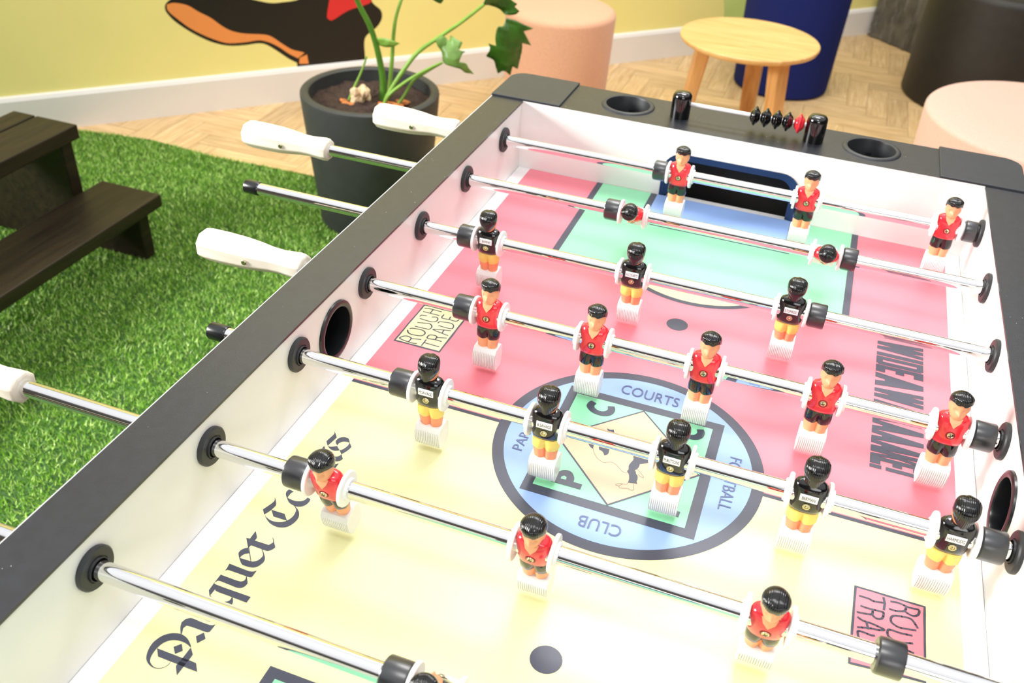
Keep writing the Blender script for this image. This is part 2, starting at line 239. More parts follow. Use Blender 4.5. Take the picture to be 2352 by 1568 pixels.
def text_into(bm, s, M, wd, ht, mi):
    """letters as flat faces, fitted to wd x ht and placed by M (x = reading direction, y = letter up)"""
    if s not in _TXT:
        cu = bpy.data.curves.new('t', 'FONT'); cu.body = s; cu.resolution_u = 3
        o = bpy.data.objects.new('t', cu); COL.objects.link(o)
        dg = bpy.context.evaluated_depsgraph_get(); dg.update(); me = bpy.data.meshes.new_from_object(o.evaluated_get(dg))
        _TXT[s] = ([v.co.copy() for v in me.vertices], [tuple(p.vertices) for p in me.polygons])
        bpy.data.objects.remove(o, do_unlink=True)
    vs, fs = _TXT[s]
    xs = [v.x for v in vs]; ys = [v.y for v in vs]; x0, x1, y0, y1 = min(xs), max(xs), min(ys), max(ys)
    nv = [bm.verts.new(M @ Vector(((v.x-x0)/(x1-x0)*wd - wd/2, (v.y-y0)/(y1-y0)*ht - ht/2, 0))) for v in vs]
    for f in fs:
        try: q = bm.faces.new([nv[i] for i in f]); q.material_index = mi
        except ValueError: pass

# ---------------------------------------------------------------- the setting
# painted wall at the far side: runs obliquely behind the table
WA = Vector((-2.0944, 1.7820, FLOOR)); WU = Vector((0.698062, 0.716037, 0)); WN = Vector((0.716037, -0.698062, 0))  # WN faces the room
WM = Matrix(((WU.x, WN.x, 0, WA.x), (WU.y, WN.y, 0, WA.y), (0, 0, 1, WA.z), (0, 0, 0, 1)))   # local (s, out, height)
Y_WALL = mat('yellow_wall_paint', (.95, .905, .57), .55, scale=3, var=.03, bump=.1, bscale=60)
K_MBLACK = mat('mural_black', (.07, .055, .04), .5, scale=4, var=.01); K_MOR = mat('mural_orange', (.93, .58, .30), .5, scale=4, var=.01)
K_MRED = mat('mural_red', (.86, .17, .18), .5, scale=4, var=.01); K_MGREEN = mat('mural_green', (.78, .86, .50), .5, scale=4)
bm = bmesh.new(); box(bm, -1.8, 6.2, -.15, -.018, 0, 2.9, 0, WM)
def wallpoly(pts, off, mi):
    q = [(s*1e-4, h*1e-4) for s, h in round_off(pts)]; v = [bm.verts.new(WM @ Vector((s, -.018 + off, h))) for s, h in q]
    for t in tessellate_polygon([[Vector((s, h, 0)) for s, h in q]]):
        f = bm.faces.new([v[i] for i in t]); f.normal_update(); f.material_index = mi
        if f.normal.dot(WN) < 0: f.normal_flip()
wallpoly(MURAL['black'], .0006, 1); wallpoly(MURAL['orange'], .0012, 2); wallpoly(MURAL['box'], .0012, 2); wallpoly(MURAL['red'], .0012, 3)
wallpoly([(28770, 2460), (28950, 1330), (30300, 1340), (31000, 8000), (27000, 8000)], .0006, 4)
wall = fin(bm, 'wall_back', [Y_WALL, K_MBLACK, K_MOR, K_MRED, K_MGREEN]); tag(wall, kind='structure')
bm = bmesh.new()
v = [[bm.verts.new(WM @ Vector((s, o_, h))) for o_, h in ((-.018, 0), (0, 0), (0, .118), (-.006, .130), (-.018, .134))] for s in (-1.8, 6.2)]
for i in range(5): bm.faces.new((v[0][i], v[0][(i+1) % 5], v[1][(i+1) % 5], v[1][i]))
bm.faces.new(v[0]); bm.faces.new(v[1])
tag(fin(bm, 'baseboard_back', mat('white_gloss_trim', (.90, .885, .86), .35, scale=4, var=.02)), kind='structure')

# floor: oak blocks laid herringbone
K_OAKF = wood('oak_floor', (.76, .62, .43), (.88, .76, .57), .42, (2.2, 26, 1), attr='tone')
bm = bmesh.new(); uvl = bm.loops.layers.uv.new('UVMap'); tl = bm.loops.layers.float_color.new('tone')
A_, B_ = .085, .34
base = Matrix.Rotation(R(45+45.7), 4, 'Z')
def plank(x, y, horiz):
    w_, h_ = (B_, A_) if horiz else (A_, B_)
    g = .0008
    c = [(x+g, y+g), (x+w_-g, y+g), (x+w_-g, y+h_-g), (x+g, y+h_-g)]
    P_ = [base @ Vector((a, b, 0)) for a, b in c]
    cx = sum(p.x for p in P_)/4; cy = sum(p.y for p in P_)/4
    if not (-3.4 < cx < 3.6 and -2.6 < cy < 6.4): return
    if (Vector((cx, cy, 0)) - Vector((WA.x, WA.y, 0))).dot(WN) < -.12: return
    f = bm.faces.new([bm.verts.new((p.x, p.y, FLOOR)) for p in P_])
    t = random.random(); ou = random.random()*50
    for l, (a, b) in zip(f.loops, c):
        u, v_ = (a-x, b-y) if horiz else (b-y, a-x)
        l[uvl].uv = (u*3+ou, v_*3+ou); l[tl] = (t, t, t, 1)
N = 4
for i in range(-60, 60):
    for j in range(-20, 20):
        x0 = i*A_ + j*B_; y0 = i*A_ - j*B_
        plank(x0, y0, True); plank(x0 + B_, y0 + A_ - B_, False)
fl = fin(bm, 'floor', K_OAKF); tag(fl, kind='structure')
sub = bmesh.new(); box(sub, -3.6, 3.8, -2.8, 6.6, FLOOR-.05, FLOOR-.0012)
tag(fin(sub, 'floor', mat('floor_gap', (.55, .42, .27), .7)), kind='structure')

# ---------------------------------------------------------------- table football cabinet
W, HR, H, YF = .6829, .0783, .1111, .6076
RX, RY = .050, .110
ROD = [(4.5 - i) * .15 for i in range(1, 9)]
tb = empty('football_table', (W/2, 0, FLOOR))
tag(tb, 'white-sided table football cabinet with black top rails and a printed yellow and pink pitch', 'football table')
OFF = (-W/2, 0, -FLOOR)          # children are modelled in world numbers, then shifted onto the empty
def part(bm, name, mats, label=None, smooth=None, bevel=None, parent=None):
    o = fin(bm, name, mats, parent or tb, OFF if parent is None else None, smooth, bevel)
    if label: o['label'] = label
    return o
def two_tone(o, test):
    for p in o.data.polygons:
        p.material_index = 1 if test(p) else 0
for side in (0, 1):
    x0, x1 = (-RX, 0) if side == 0 else (W, W + RX)
    bm = bmesh.new(); box(bm, x0, x1, -YF-RY, YF+RY, -.13, H-.003)
    o = part(bm, 'side_wall', [K_BLACK, K_WHITEB], 'white inner face with black outside')
    cs = []
    for y in ROD: cs.append(cutter(lambda b, y=y: lathe(b, [(.0092, x0-.02), (.0092, x1+.02)], 20, Matrix.Translation((0, y, HR)) @ AX)))
    xi = 0 if side == 0 else W; sg = -1 if side == 0 else 1
    cs.append(cutter(lambda b: lathe(b, [(.029, xi - sg*.01), (.029, xi + sg*.044)], 32, Matrix.Translation((0, .002, .058)) @ AX)))
    for c in cs: c.location = Vector(OFF) + Vector(tb.location)
    boolean(o, cs)
    xin = 0 if side == 0 else W
    two_tone(o, lambda p: abs(p.center.x - xin) < .002)
    bm = bmesh.new(); box(bm, x0-.0008, x1+.0008, -YF-RY-.0008, YF+RY+.0008, H-.0029, H)
    box(bm, x0-.0020 if side == 0 else x1+.0009, x0-.0009 if side == 0 else x1+.0020, -YF-RY, YF+RY, H-.006, H-.0001, 1)
    part(bm, 'side_rail', [K_BLACK, K_EDGE], 'black scuffed rail top')
# end walls with goal mouths, end tops with cup holders
def arch(b, x0, x1, z1, r, y0, y1, z0=-.002):
    pts = [(x0, z0), (x1, z0)]
    pts += [(x1 - r + r*math.cos(a*math.pi/16), z1 - r + r*math.sin(a*math.pi/16)) for a in range(0, 9)]
    pts += [(x0 + r + r*math.cos(a*math.pi/16), z1 - r + r*math.sin(a*math.pi/16)) for a in range(8, 17)]
    loft(b, [[(x, y0, z) for x, z in pts], [(x, y1, z) for x, z in pts]])
K_NAVY = mat('navy_plastic', (.10, .20, .36), .35, scale=40)
CUPX = (.156, .527)
for e_ in (1, -1):
    ya, yb = sorted((e_*YF, e_*(YF+.016)))
    bm = bmesh.new(); box(bm, 0, W, ya, yb, -.13, H-.019)
    o = part(bm, 'end_wall', [K_WHITEB, K_WHITEB])
    c = cutter(lambda b: arch(b, .235, .4425, .074, .030, e_*(YF-.02), e_*(YF+.04))); c.location = Vector(OFF) + Vector(tb.location)
    boolean(o, [c])
    bm = bmesh.new(); box(bm, -RX+.0, W+RX, *sorted((e_*(YF+RY-.016), e_*(YF+RY))), -.13, H-.019)
    part(bm, 'end_panel', K_BLACK)
    bm = bmesh.new(); box(bm, 0.0, W, *sorted((e_*(YF), e_*(YF+RY))), H-.019, H)
    o = part(bm, 'end_rail', [K_BLACK, K_WHITEB], 'black rail top with round cup holes')
    cs = [cutter(lambda b, x=x: lathe(b, [(.0345, H-.04), (.0345, H+.02)], 40, Matrix.Translation((x, e_*.668, 0)))) for x in CUPX]
    for c in cs: c.location = Vector(OFF) + Vector(tb.location)
    boolean(o, cs)
    for p in o.data.polygons: p.material_index = 1 if abs(p.center.y - e_*YF) < .0005 else 0
    bm = bmesh.new()                                    # goal frame: navy arch with depth
    for (a0, a1, zt, r) in ((.235, .4425, .074, .030),):
        def ring(x0, x1, z1, r):
            q = [(x1, -.0)] + [(x1-r+r*math.cos(a*math.pi/16), z1-r+r*math.sin(a*math.pi/16)) for a in range(0, 9)]
            return q + [(x0+r+r*math.cos(a*math.pi/16), z1-r+r*math.sin(a*math.pi/16)) for a in range(8, 17)] + [(x0, -.0)]
        Fo, Fi = ring(a0, a1, zt, r), ring(a0+.012, a1-.012, zt-.012, r-.008)
        yo, yi = e_*(YF-.0015), e_*(YF+.05)
        q = [[bm.verts.new((x, y, z)) for x, z in L] for L, y in ((Fo, yo), (Fi, e_*(YF+.004)), (Fi, yi), (Fo, yi))]
        for A4, B4 in ((q[0], q[1]), (q[1], q[2]), (q[2], q[3]), (q[3], q[0])):
            for i in range(len(Fo)-1): bm.faces.new((A4[i], A4[i+1], B4[i+1], B4[i]))
        for i in (0, -1): bm.faces.new([k[i] for k in q])
    gf = part(bm, 'goal_frame', K_NAVY, 'dark blue arched goal frame', smooth=35)
    bm = bmesh.new(); box(bm, .22, .46, *sorted((e_*(YF+.052), e_*(YF+.090))), -.06, .085)
    part(bm, 'goal_box', mat('goal_inside', (.05, .045, .045), .7))
    for x in CUPX:
        bm = bmesh.new()
        lathe(bm, [(.0335, -.075), (.034, 0), (.0350, .0022), (.0385, .0030), (.0415, .0016), (.0425, 0), (.0345, -.001), (.0345, -.077), (.0, -.077)][:-1], 48, Matrix.Translation((x, e_*.668, H)), cap=False)
        lathe(bm, [(.0345, -.077), (.0336, -.0745)], 48, Matrix.Translation((x, e_*.668, H)))
        part(bm, 'cup_holder', K_RUBBERM, 'round black cup holder', smooth=40)
    # corner caps
    for sd in (0, 1):
        bm = bmesh.new(); r = .026
        xo = -RX-.003; pts = []
        pts += [(xo, .6085), (.0605, .6085), (.0605, .7215)]
        pts += [(xo + r + r*math.cos(a*math.pi/16), .7215 - r + r*math.sin(a*math.pi/16)) for a in range(8, 17)]
        if sd: pts = [(W - x, y) for x, y in pts]
        pts = [(x, e_*y) for x, y in pts]
        loft(bm, [[(x, y, H-.03) for x, y in pts], [(x, y, H+.0032) for x, y in pts]])
        part(bm, 'corner_cap', mat('satin_black_cap', (.18, .19, .21), .42, scale=90, var=.1), 'flat black rounded corner cap', bevel=.0012)
    bm = bmesh.new()
# cabinet floor, apron, legs
bm = bmesh.new(); box(bm, -RX+.004, W+RX-.004, -YF-RY+.004, YF+RY-.004, -.24, -.131); part(bm, 'cabinet_base', K_BLACK)
for sx_ in (-.035, W-.065):
    for sy_ in (-.70, .60):
        bm = bmesh.new(); box(bm, sx_, sx_+.10, sy_, sy_+.10, FLOOR+.012, -.241); box(bm, sx_+.02, sx_+.08, sy_+.02, sy_+.08, FLOOR, FLOOR+.0119)
        part(bm, 'leg', K_BLACK, bevel=.003)
# bearings and ball-return cups
def bearing_bm(x, y, sg):
    bm = bmesh.new()
    lathe(bm, [(.0094, 0), (.0183, 0), (.0187, .0012), (.0187, .0035), (.0175, .0048), (.0112, .0050), (.0110, .0042), (.0103, .0042), (.0100, .0066), (.0094, .0068), (.0094, 0)], 40,
          Matrix.Translation((x, y, HR)) @ (AX if sg > 0 else Matrix.Rotation(R(-90), 4, 'Y')), cap=False)
    return bm
for y in ROD:
    for x, sg in ((0, 1), (W, -1)):
        part(bearing_bm(x, y, sg), 'rod_bearing', K_RUBBERM, 'round black bearing washer', smooth=35)
for x, sg in ((0, 1), (W, -1)):
    bm = bmesh.new(); Mx = Matrix.Translation((x, .002, .058)) @ (AX if sg > 0 else Matrix.Rotation(R(-90), 4, 'Y'))
    lathe(bm, [(.0287, -.043), (.0277, .0), (.0282, .0026), (.032, .0036), (.0350, .0022), (.0356, .0), (.0288, .0), (.0288, -.043)], 48, Mx, cap=False)
    lathe(bm, [(.0288, -.0435), (.0286, -.0425)], 48, Mx)
    part(bm, 'ball_cup', K_RUBBER, 'black ball entry cup set in the inner wall', smooth=40)

# ---------------------------------------------------------------- printed pitch (one surface, one mesh)
PL_, PR_ = .0207, .6625; CY = -.004; XC = .3382
bm = bmesh.new(); MI = dict(strip=0, pink=1, yel=2, green=3, blue=4, dark=5, tan=6)
box(bm, .0005, W-.0005, -YF+.0005, YF-.0005, -.02, 0, 0)
def rect(x0, x1, y0, y1, lay, m): poly(bm, [(x0, y0), (x1, y0), (x1, y1), (x0, y1)], lay*.00012, MI[m])
def disc(cx, cy, r, lay, m, a0=0, a1=360, n=96):
    pts = [(cx + r*math.cos(R(a0 + (a1-a0)*i/n)), cy + r*math.sin(R(a0 + (a1-a0)*i/n))) for i in range(n + (0 if a1-a0 == 360 else 1))]
    poly(bm, pts, lay*.00012, MI[m])
rect(PL_, PR_, CY, YF-.001, 1, 'pink'); rect(PL_, PR_, -YF+.001, CY, 1, 'yel'); rect(PL_, PR_, -.0062, -.0014, 2, 'dark')
for s_, arcc in ((1, 'yel'), (-1, 'pink')):
    def yy(a, b): return tuple(sorted((CY + s_*(a-CY), CY + s_*(b-CY))))
    disc(XC, CY + s_*(.4377-CY), .128, 2, 'dark'); disc(XC, CY + s_*(.4377-CY), .1205, 3, arcc)
    rect(.1350, .5405, *yy(.3475, YF-.001), 4, 'dark'); rect(.1445, .5312, *yy(.3565, YF-.001), 5, 'green')
    rect(.2235, .4495, *yy(.5025, YF-.001), 6, 'dark'); rect(.2335, .4405, *yy(.5105, YF-.001), 7, 'blue')
    disc(.3371, CY + s_*(.2589-CY), .0135, 2, 'dark', n=48)
# emblem
disc(.3382, -.0015, .1405, 3, 'dark', n=128); disc(.3382, -.0015, .1285, 4, 'blue', n=128)
rect(.2510, .4254, -.0913, .0865, 5, 'dark'); rect(.2611, .4143, -.0801, .0750, 6, 'green')
def diam(r, lay, m): poly(bm, [(.3379, -.0026+r), (.3379+r*.985, -.0026), (.3379, -.0026-r), (.3379-r*.985, -.0026)], lay*.00012, MI[m])
diam(.0783, 7, 'dark'); diam(.0755, 8, 'tan')
S4 = lambda L: [(x*1e-4, y*1e-4) for x, y in L]
for q in ART['em']: poly(bm, round_off(S4(q)), 9*.00012, MI['dark'])
poly(bm, S4(ART['hole']), 10*.00012, MI['green'])
for q in ART['el']: stroke(bm, [tuple(p)[:2] for p in smooth_path([(x, y, 0) for x, y in S4(q)], 4)], .00035, 9*.00012, MI['dark'])
K_INKB = pr('print_navy', (.36, .40, .55))
def ptext(s, x, y, rot, wd, ht, mi=7):
    text_into(bm, s, Matrix.Translation((x, y, 9*.00012)) @ Matrix.Rotation(R(rot), 4, 'Z'), wd, ht, mi)
ptext('COURTS', .3382, .1040, 0, .066, .0165); ptext('CLUB', .3382, -.1090, 180, .042, .0150)
ptext('PARQUET', .2308, -.0015, 90, .076, .0130); ptext('FOOTBALL', .4452, -.0015, -90, .080, .0125)
# blackletter name on the left
for q in ART['ink']: poly(bm, round_off(S4(q), 40), 3*.00012, MI['dark'])
iu = ART['iu']
for k, dy in ((iu, .1290), (iu+1, .1290), (iu+1, .1480), (iu+1, -.0460)):
    poly(bm, [(x, y+dy) for x, y in S4(ART['ink'][k])], 3*.00012, MI['dark'])
# hand-lettered signs
def sign(q, strokes, ground, wd):
    c = S4(q); cx = sum(a for a, _ in c)/4; cy = sum(b for _, b in c)/4
    def wob(k, pts, n=9):
        o_ = []
        for i in range(len(pts)):
            (xa, ya), (xb, yb) = pts[i], pts[(i+1) % len(pts)]
            for j in range(n):
                t = j/n; g = .0006*noise.noise(Vector((xa*90+t*4, ya*90+k, k)))
                o_.append((xa+(xb-xa)*t+g, ya+(yb-ya)*t+g))
        return o_
    inner = [(cx+(x-cx)*.93, cy+(y-cy)*.945) for x, y in c]
    poly(bm, wob(1, c), 3*.00012, MI['dark']); poly(bm, wob(2, inner), 4*.00012, MI[ground])
    for s in strokes: stroke(bm, [tuple(p)[:2] for p in smooth_path([(x, y, 0) for x, y in S4(s)], 4)] if len(s) > 3 else S4(s), wd, 5*.00012, MI['dark'])
sign(ART['q1'], ART['rt1'], 'yel', .0017); sign(ART['q2'], ART['rt2'], 'pink', .0022)
# tall condensed slogan on the right: letters lie on their side, reading towards the near end
def block(ch, u0, w_):
    X0, HH, Y0 = .5776, .0543, .3336
    def q(pts): poly(bm, [(X0 + HH*v, Y0 - (u0 + u)) for u, v in pts], 3*.00012 + block.k*1e-6, MI['dark']); block.k += 1
    def rc(u0_, u1_, v0, v1): q([(u0_*w_, v0), (u1_*w_, v0), (u1_*w_, v1), (u0_*w_, v1)])
    def sk(ua, va, ub, vb, t): q([((ua-t/2)*w_, va), ((ua+t/2)*w_, va), ((ub+t/2)*w_, vb), ((ub-t/2)*w_, vb)])
    if ch == 'W':
        for a, b in ((.14, .30), (.50, .30), (.50, .70), (.86, .70)): sk(a, 1, b, 0, .26)
    elif ch == 'A': sk(.2, 0, .5, 1, .36); sk(.8, 0, .5, 1, .36); rc(.28, .72, .2, .36)
    elif ch == 'I': rc(.08, .92, 0, 1)
    elif ch == 'D': rc(0, .40, 0, 1); rc(.62, 1, .04, .96); rc(.3, .9, 0, .14); rc(.3, .9, .86, 1)
    elif ch == 'E': rc(0, .48, 0, 1); rc(0, 1, 0, .2); rc(0, .9, .42, .6); rc(0, 1, .8, 1)
    elif ch == 'K': rc(0, .42, 0, 1); sk(.5, .45, .82, 1, .36); sk(.5, .6, .82, 0, .36)
    elif ch == '!': rc(0, 1, 0, .22); rc(0, 1, .3, 1)
block.k = 0
marks = [('W', 0, .0268), ('I', .0280, .0090), ('D', .0378, .0180), ('E', .0568, .0148), ('A', .0735, .0280), ('W', .1020, .0262), ('A', .1285, .0205),
         ('A', .1480, .0200), ('A', .1664, .0200), ('A', .1848, .0196), ('A', .2030, .0172), ('K', .2185, .0135), ('E', .2310, .0128), ('!', .2452, .0058)]
for ch, u, w_ in marks: block(ch, u, w_)
pitch = part(bm, 'playfield', [K_STRIP, P_PINK, P_YEL, P_GREEN, P_BLUE, P_DARK, P_TAN, K_INKB], 'printed pitch in pink, yellow, green and blue')

# score rail on the far end top, part of the table; its beads slide
bm = bmesh.new(); tube(bm, [(.240, .660, H+.0225), (.442, .660, H+.0225)], .0031, 14)
sr = part(bm, 'score_rail', mat('white_rail', (.93, .93, .93), .2, coat=.5), 'thin white scoring rail', smooth=40)
for x in (.240, .4425):
    bm = bmesh.new(); lathe(bm, [(.0150, 0), (.0150, .030), (.0143, .035), (.0120, .0385), (.007, .0402), (.001, .0406)], 36, Matrix.Translation((x, .660, H)))
    o = part(bm, 'score_post', K_GLOSSBLACK, 'round-topped gloss black post', smooth=45, parent=sr)
bead_names = ['black scoring bead farthest from the red bead', 'second black scoring bead from the bare rail', 'third black scoring bead from the bare rail', 'black scoring bead touching the red bead']
bead_me = None
for i, x in enumerate((.3524, .3685, .3849, .4008, .4180)):
    bm = bmesh.new()
    lathe(bm, [(.0034, -.0076), (.0058, -.0074), (.0080, -.0060), (.0100, -.0044), (.0104, -.0036), (.0126, -.0022), (.0142, -.0012), (.0147, 0), (.0142, .0012), (.0126, .0022), (.0104, .0036), (.0100, .0044), (.0080, .0060), (.0058, .0074), (.0034, .0076)], 40, AX, cap=False)
    o = fin(bm, 'scoring_bead', K_RED if i == 4 else K_GLOSSBLACK, None, (x, .660, H+.0225-.0002), 30)
    tag(o, 'red scoring bead against the right-hand post' if i == 4 else bead_names[i], 'bead', 'scoring beads on the far rail')

# ---------------------------------------------------------------- players (local frame: x along the rod, z up, -y is the front)
def sec(z, a, b, cy=0, crease=0., n=40, sq=2.0):
    o_ = []
    for i in range(n):
        t = 2*math.pi*i/n; c, s = math.cos(t), math.sin(t)
        x = a*math.copysign(abs(c)**(2/sq), c); y = b*math.copysign(abs(s)**(2/sq), s)
        y *= 1 - crease*math.exp(-(x/a)**2/.035) if crease else 1
        o_.append((x, cy + y, z))
    return o_
def disc_mesh(s):
    bm = bmesh.new()
    if 1:
        lathe(bm, [(.0078, s*.0150), (.0157, s*.0150), (.0165, s*.0157), (.0165, s*.0176), (.0158, s*.0185), (.0105, s*.0187), (.0100, s*.0210), (.0082, s*.0210)], 40, AX)
    return bm
def figure_mesh():
    bm = bmesh.new()
    prof = [(-.0080, -.0420), (-.0115, -.0462), (-.0122, -.0500), (-.0122, -.0580), (-.0104, -.0655), (-.0068, -.0700), (.0068, -.0700), (.0104, -.0655), (.0122, -.0580), (.0122, -.0500), (.0115, -.0462), (.0080, -.0420)]
    nr = 14; xs = []
    for i in range(nr):
        a = -.0134 + .0268*i/nr; d = .0268/nr
        xs += [(a, 1.), (a+d*.58, 1.), (a+d*.66, .91), (a+d*.94, .91)]
    secs = []
    for x, k in xs + [(.0134, 1.)]:
        secs.append([(x, y*(k if z < -.047 else 1.), z if z > -.069 else z*(1 if k == 1 else .993)) for y, z in prof])
    loft(bm, secs)
    return bm
def shirt_mesh():
    bm = bmesh.new()
    S = [(-.0146, .0128, .0082), (-.0140, .0138, .0092), (-.0100, .0143, .0104), (-.0040, .0146, .0108), (.0030, .0148, .0106), (.0090, .0148, .0100), (.0130, .0146, .0088), (.0158, .0136, .0072), (.0176, .0105, .0058), (.0186, .0070, .0050)]
    loft(bm, [sec(z, a, b, 0, 0, 40, 2.5) for z, a, b in S])
    return bm
def shorts_mesh():
    bm = bmesh.new()
    loft(bm, [sec(-.0125, .0120, .0078, 0, .1, 40, 2.4), sec(-.0165, .0132, .0088, 0, .2, 40, 2.4), sec(-.0230, .0137, .0090, 0, .42, 40, 2.4), sec(-.0285, .0136, .0086, 0, .5, 40, 2.4), sec(-.0300, .0124, .0078, 0, .55, 40, 2.4)])
    return bm
def legs_mesh():
    bm = bmesh.new()
    loft(bm, [sec(-.0280, .0122, .0076, 0, .5, 40, 2.3), sec(-.0340, .0124, .0077, 0, .55, 40, 2.3), sec(-.0390, .0116, .0072, 0, .55, 40, 2.3), sec(-.0440, .0112, .0068, 0, .5, 40, 2.3)])
    return bm
def head_mesh():
    bm = bmesh.new()
    # neck, jaw, face, crown; the face points to -y
    S = [(.0105, .0050, .0048, 0), (.0150, .0056, .0056, -.0008), (.0170, .0060, .0070, -.0020), (.0186, .0068, .0085, -.0018), (.0212, .0078, .0093, -.0012), (.0242, .0086, .0097, -.0008), (.0275, .0091, .0099, -.0004),
         (.0310, .0093, .0101, 0), (.0345, .0091, .0098, 0), (.0375, .0084, .0090, .0004), (.0398, .0066, .0072, .0006), (.0410, .0040, .0045, .0006)]
    secs = []
    for z, a, b, cy in S:
        ring_ = []
        for i in range(48):
            t = 2*math.pi*i/48; x = a*math.cos(t); y = b*math.sin(t)
            if y < 0:
                g = math.exp(-(x/.0016)**2); nose_ = max(0, 1 - abs(z-.0246)/.0036)
                y -= .0030*g*nose_
                for ex in (-.0038, .0038):
                    y += .0020*math.exp(-((x-ex)/.0018)**2 - ((z-.0276)/.0017)**2)      # eye sockets
                y -= .0010*math.exp(-(x/.0035)**2 - ((z-.0208)/.0009)**2)                 # lips
                y += .0005*math.exp(-(x/.0035)**2 - ((z-.0196)/.0008)**2)
                y -= .0008*math.exp(-(x/.005)**2 - ((z-.0298)/.0012)**2)                  # brow
            if abs(math.sin(t)) < .25 and .0225 < z < .0290: x *= 1.10                     # ears
            ring_.append((x, y + cy, z))
        secs.append(ring_)
    # denser rows for the features
    dense = []
    for A4, B4 in zip(secs, secs[1:]):
        for k in range(4): dense.append([tuple(a + (b-a)*k/4 for a, b in zip(p, q)) for p, q in zip(A4, B4)])
    dense.append(secs[-1]); loft(bm, dense)
    # skin in the V of the neckline
    v = [bm.verts.new(p) for p in ((-.0064, -.0066, .0176), (.0064, -.0066, .0176), (.0001, -.01115, .0074), (-.0046, -.0096, .0132), (.0046, -.0096, .0132), (0, -.0104, .0140))]
    for f in ((0, 3, 5), (0, 5, 1), (1, 5, 4), (3, 2, 5), (5, 2, 4)): bm.faces.new([v[i] for i in f])
    return bm
def hair_mesh():
    bm = bmesh.new(); NA, NT = 72, 12; rings_ = []
    for j in range(1, NT+1):
        t = j/NT; r_ = []
        for i in range(NA):
            ph = 2*math.pi*i/NA; c, s = math.cos(ph), math.sin(ph)          # s = -1 at the face, +1 at the nape
            lobe = .0010*math.cos(2*ph*1.5)
            zl = .0366 if s < -.30 else (.0366 - (s+.30)/1.30*.0156)
            if s < -.30: zl += .0007*math.cos(c*9)
            z = .0468 - (.0468-zl)*(1-math.cos(t*math.pi/2)) if t < 1 else zl
            rad = math.sin(min(1, t*1.35)*math.pi/2)
            a, b = .0108*rad, (.0114 if s < 0 else .0124)*rad
            k = 1.
            if s > 0 and z < .034: k = 1 - .36*((.034 - z)/.014)*min(1, .45 + s*.6)
            x, y = a*c*(k if s > 0 else 1), b*s*(1 - .35*(1-k))
            g = 0
            z += g*(1.0 if t < .8 else .6) - (.0006*math.exp(-((x-.002)/.0016)**2) if s < .1 else 0)
            y += (g*1.2 if s > .2 else 0)
            r_.append(bm.verts.new((x, y + .0004, z)))
        rings_.append(r_)
    top = bm.verts.new((0, .0004, .0468))
    for i in range(NA): bm.faces.new((top, rings_[0][i], rings_[0][(i+1) % NA]))
    for A4, B4 in zip(rings_, rings_[1:]):
        for i in range(NA): bm.faces.new((A4[i], A4[(i+1) % NA], B4[(i+1) % NA], B4[i]))
    for v in bm.verts: v.co.z = .0185 + (v.co.z - .0185)*.88
    low = [bm.verts.new((v.co.x*.86, v.co.y*.86, v.co.z+.0004)) for v in rings_[-1]]
    for i in range(NA): bm.faces.new((rings_[-1][i], rings_[-1][(i+1) % NA], low[(i+1) % NA], low[i]))
    bm.faces.new(low)
    return bm
def screw_mesh():
    bm = bmesh.new(); Mf = Matrix.Translation((0, -.0100, -.0010)) @ Matrix.Rotation(R(90), 4, 'X')
    lathe(bm, [(.0032, 0), (.0033, .0010), (.0030, .0016), (.0016, .0022), (.0003, .0023)], 24, Mf)
    for a in (0, 90):
        M_ = Mf @ Matrix.Rotation(R(a+20), 4, 'Z'); box(bm, -.0019, .0019, -.00035, .00035, .0019, .00245, 1, M_)
    return bm
def recess_mesh():
    bm = bmesh.new(); Mf = Matrix.Translation((0, -.0100, -.0013)) @ Matrix.Rotation(R(90), 4, 'X')
    lathe(bm, [(.0044, .0002), (.0044, .0009), (.0040, .0010)], 28, Mf)
    return bm
def nut_mesh():
    bm = bmesh.new(); Mb = Matrix.Translation((0, .0100, -.0035)) @ Matrix.Rotation(R(-90), 4, 'X')
    lathe(bm, [(.0036, 0), (.0036, .0012), (.0033, .0019), (.0022, .0019), (.0020, .0012), (.0016, .0016), (.0002, .0024)], 8, Mb)
    return bm
def label_mesh(s):
    bm = bmesh.new()
    Ml = Matrix.Translation((0, .0111, .0064)) @ Matrix.Rotation(R(180), 4, 'Z') @ Matrix.Rotation(R(90-4), 4, 'X')
    box(bm, -.0078, .0078, -.0036, .0036, -.0009, .0002, 0, Ml)
    text_into(bm, s, Ml @ Matrix.Translation((0, 0, .00035)), .0138 if len(s) > 6 else .0115, .0038, 1)
    return bm
def to_mesh(bm, name, mats, smooth):
    o = fin(bm, name, mats, None, None, smooth); me = o.data; bpy.data.objects.remove(o, do_unlink=True); return me
ME = {}
ME['figure'] = to_mesh(figure_mesh(), 'player_figure', K_WHITEP, 35)
for s in (-1, 1): ME['disc', s] = to_mesh(disc_mesh(s), 'side_disc', K_WHITEP, 35)
for k, c in (('red', K_RED), ('black', K_GLOSSBLACK)): ME['shirt', k] = to_mesh(shirt_mesh(), 'shirt', c, 60)
for k, c in (('red', K_GLOSSBLACK), ('black', K_YEL)): ME['shorts', k] = to_mesh(shorts_mesh(), 'shorts', c, 60)
for k, c in (('red', K_SKIN), ('black', K_SKINO)):
    ME['legs', k] = to_mesh(legs_mesh(), 'legs', c, 60); ME['head', k] = to_mesh(head_mesh(), 'head', c, 60)
K_HAIR = mat('combed_black_hair', (.045, .04, .045), .10, scale=60, var=.1, coat=.3)
n = K_HAIR.node_tree; t_ = n.nodes.new('ShaderNodeTexCoord'); wv = n.nodes.new('ShaderNodeTexWave'); wv.inputs['Scale'].default_value = 215; wv.inputs['Distortion'].default_value = .0
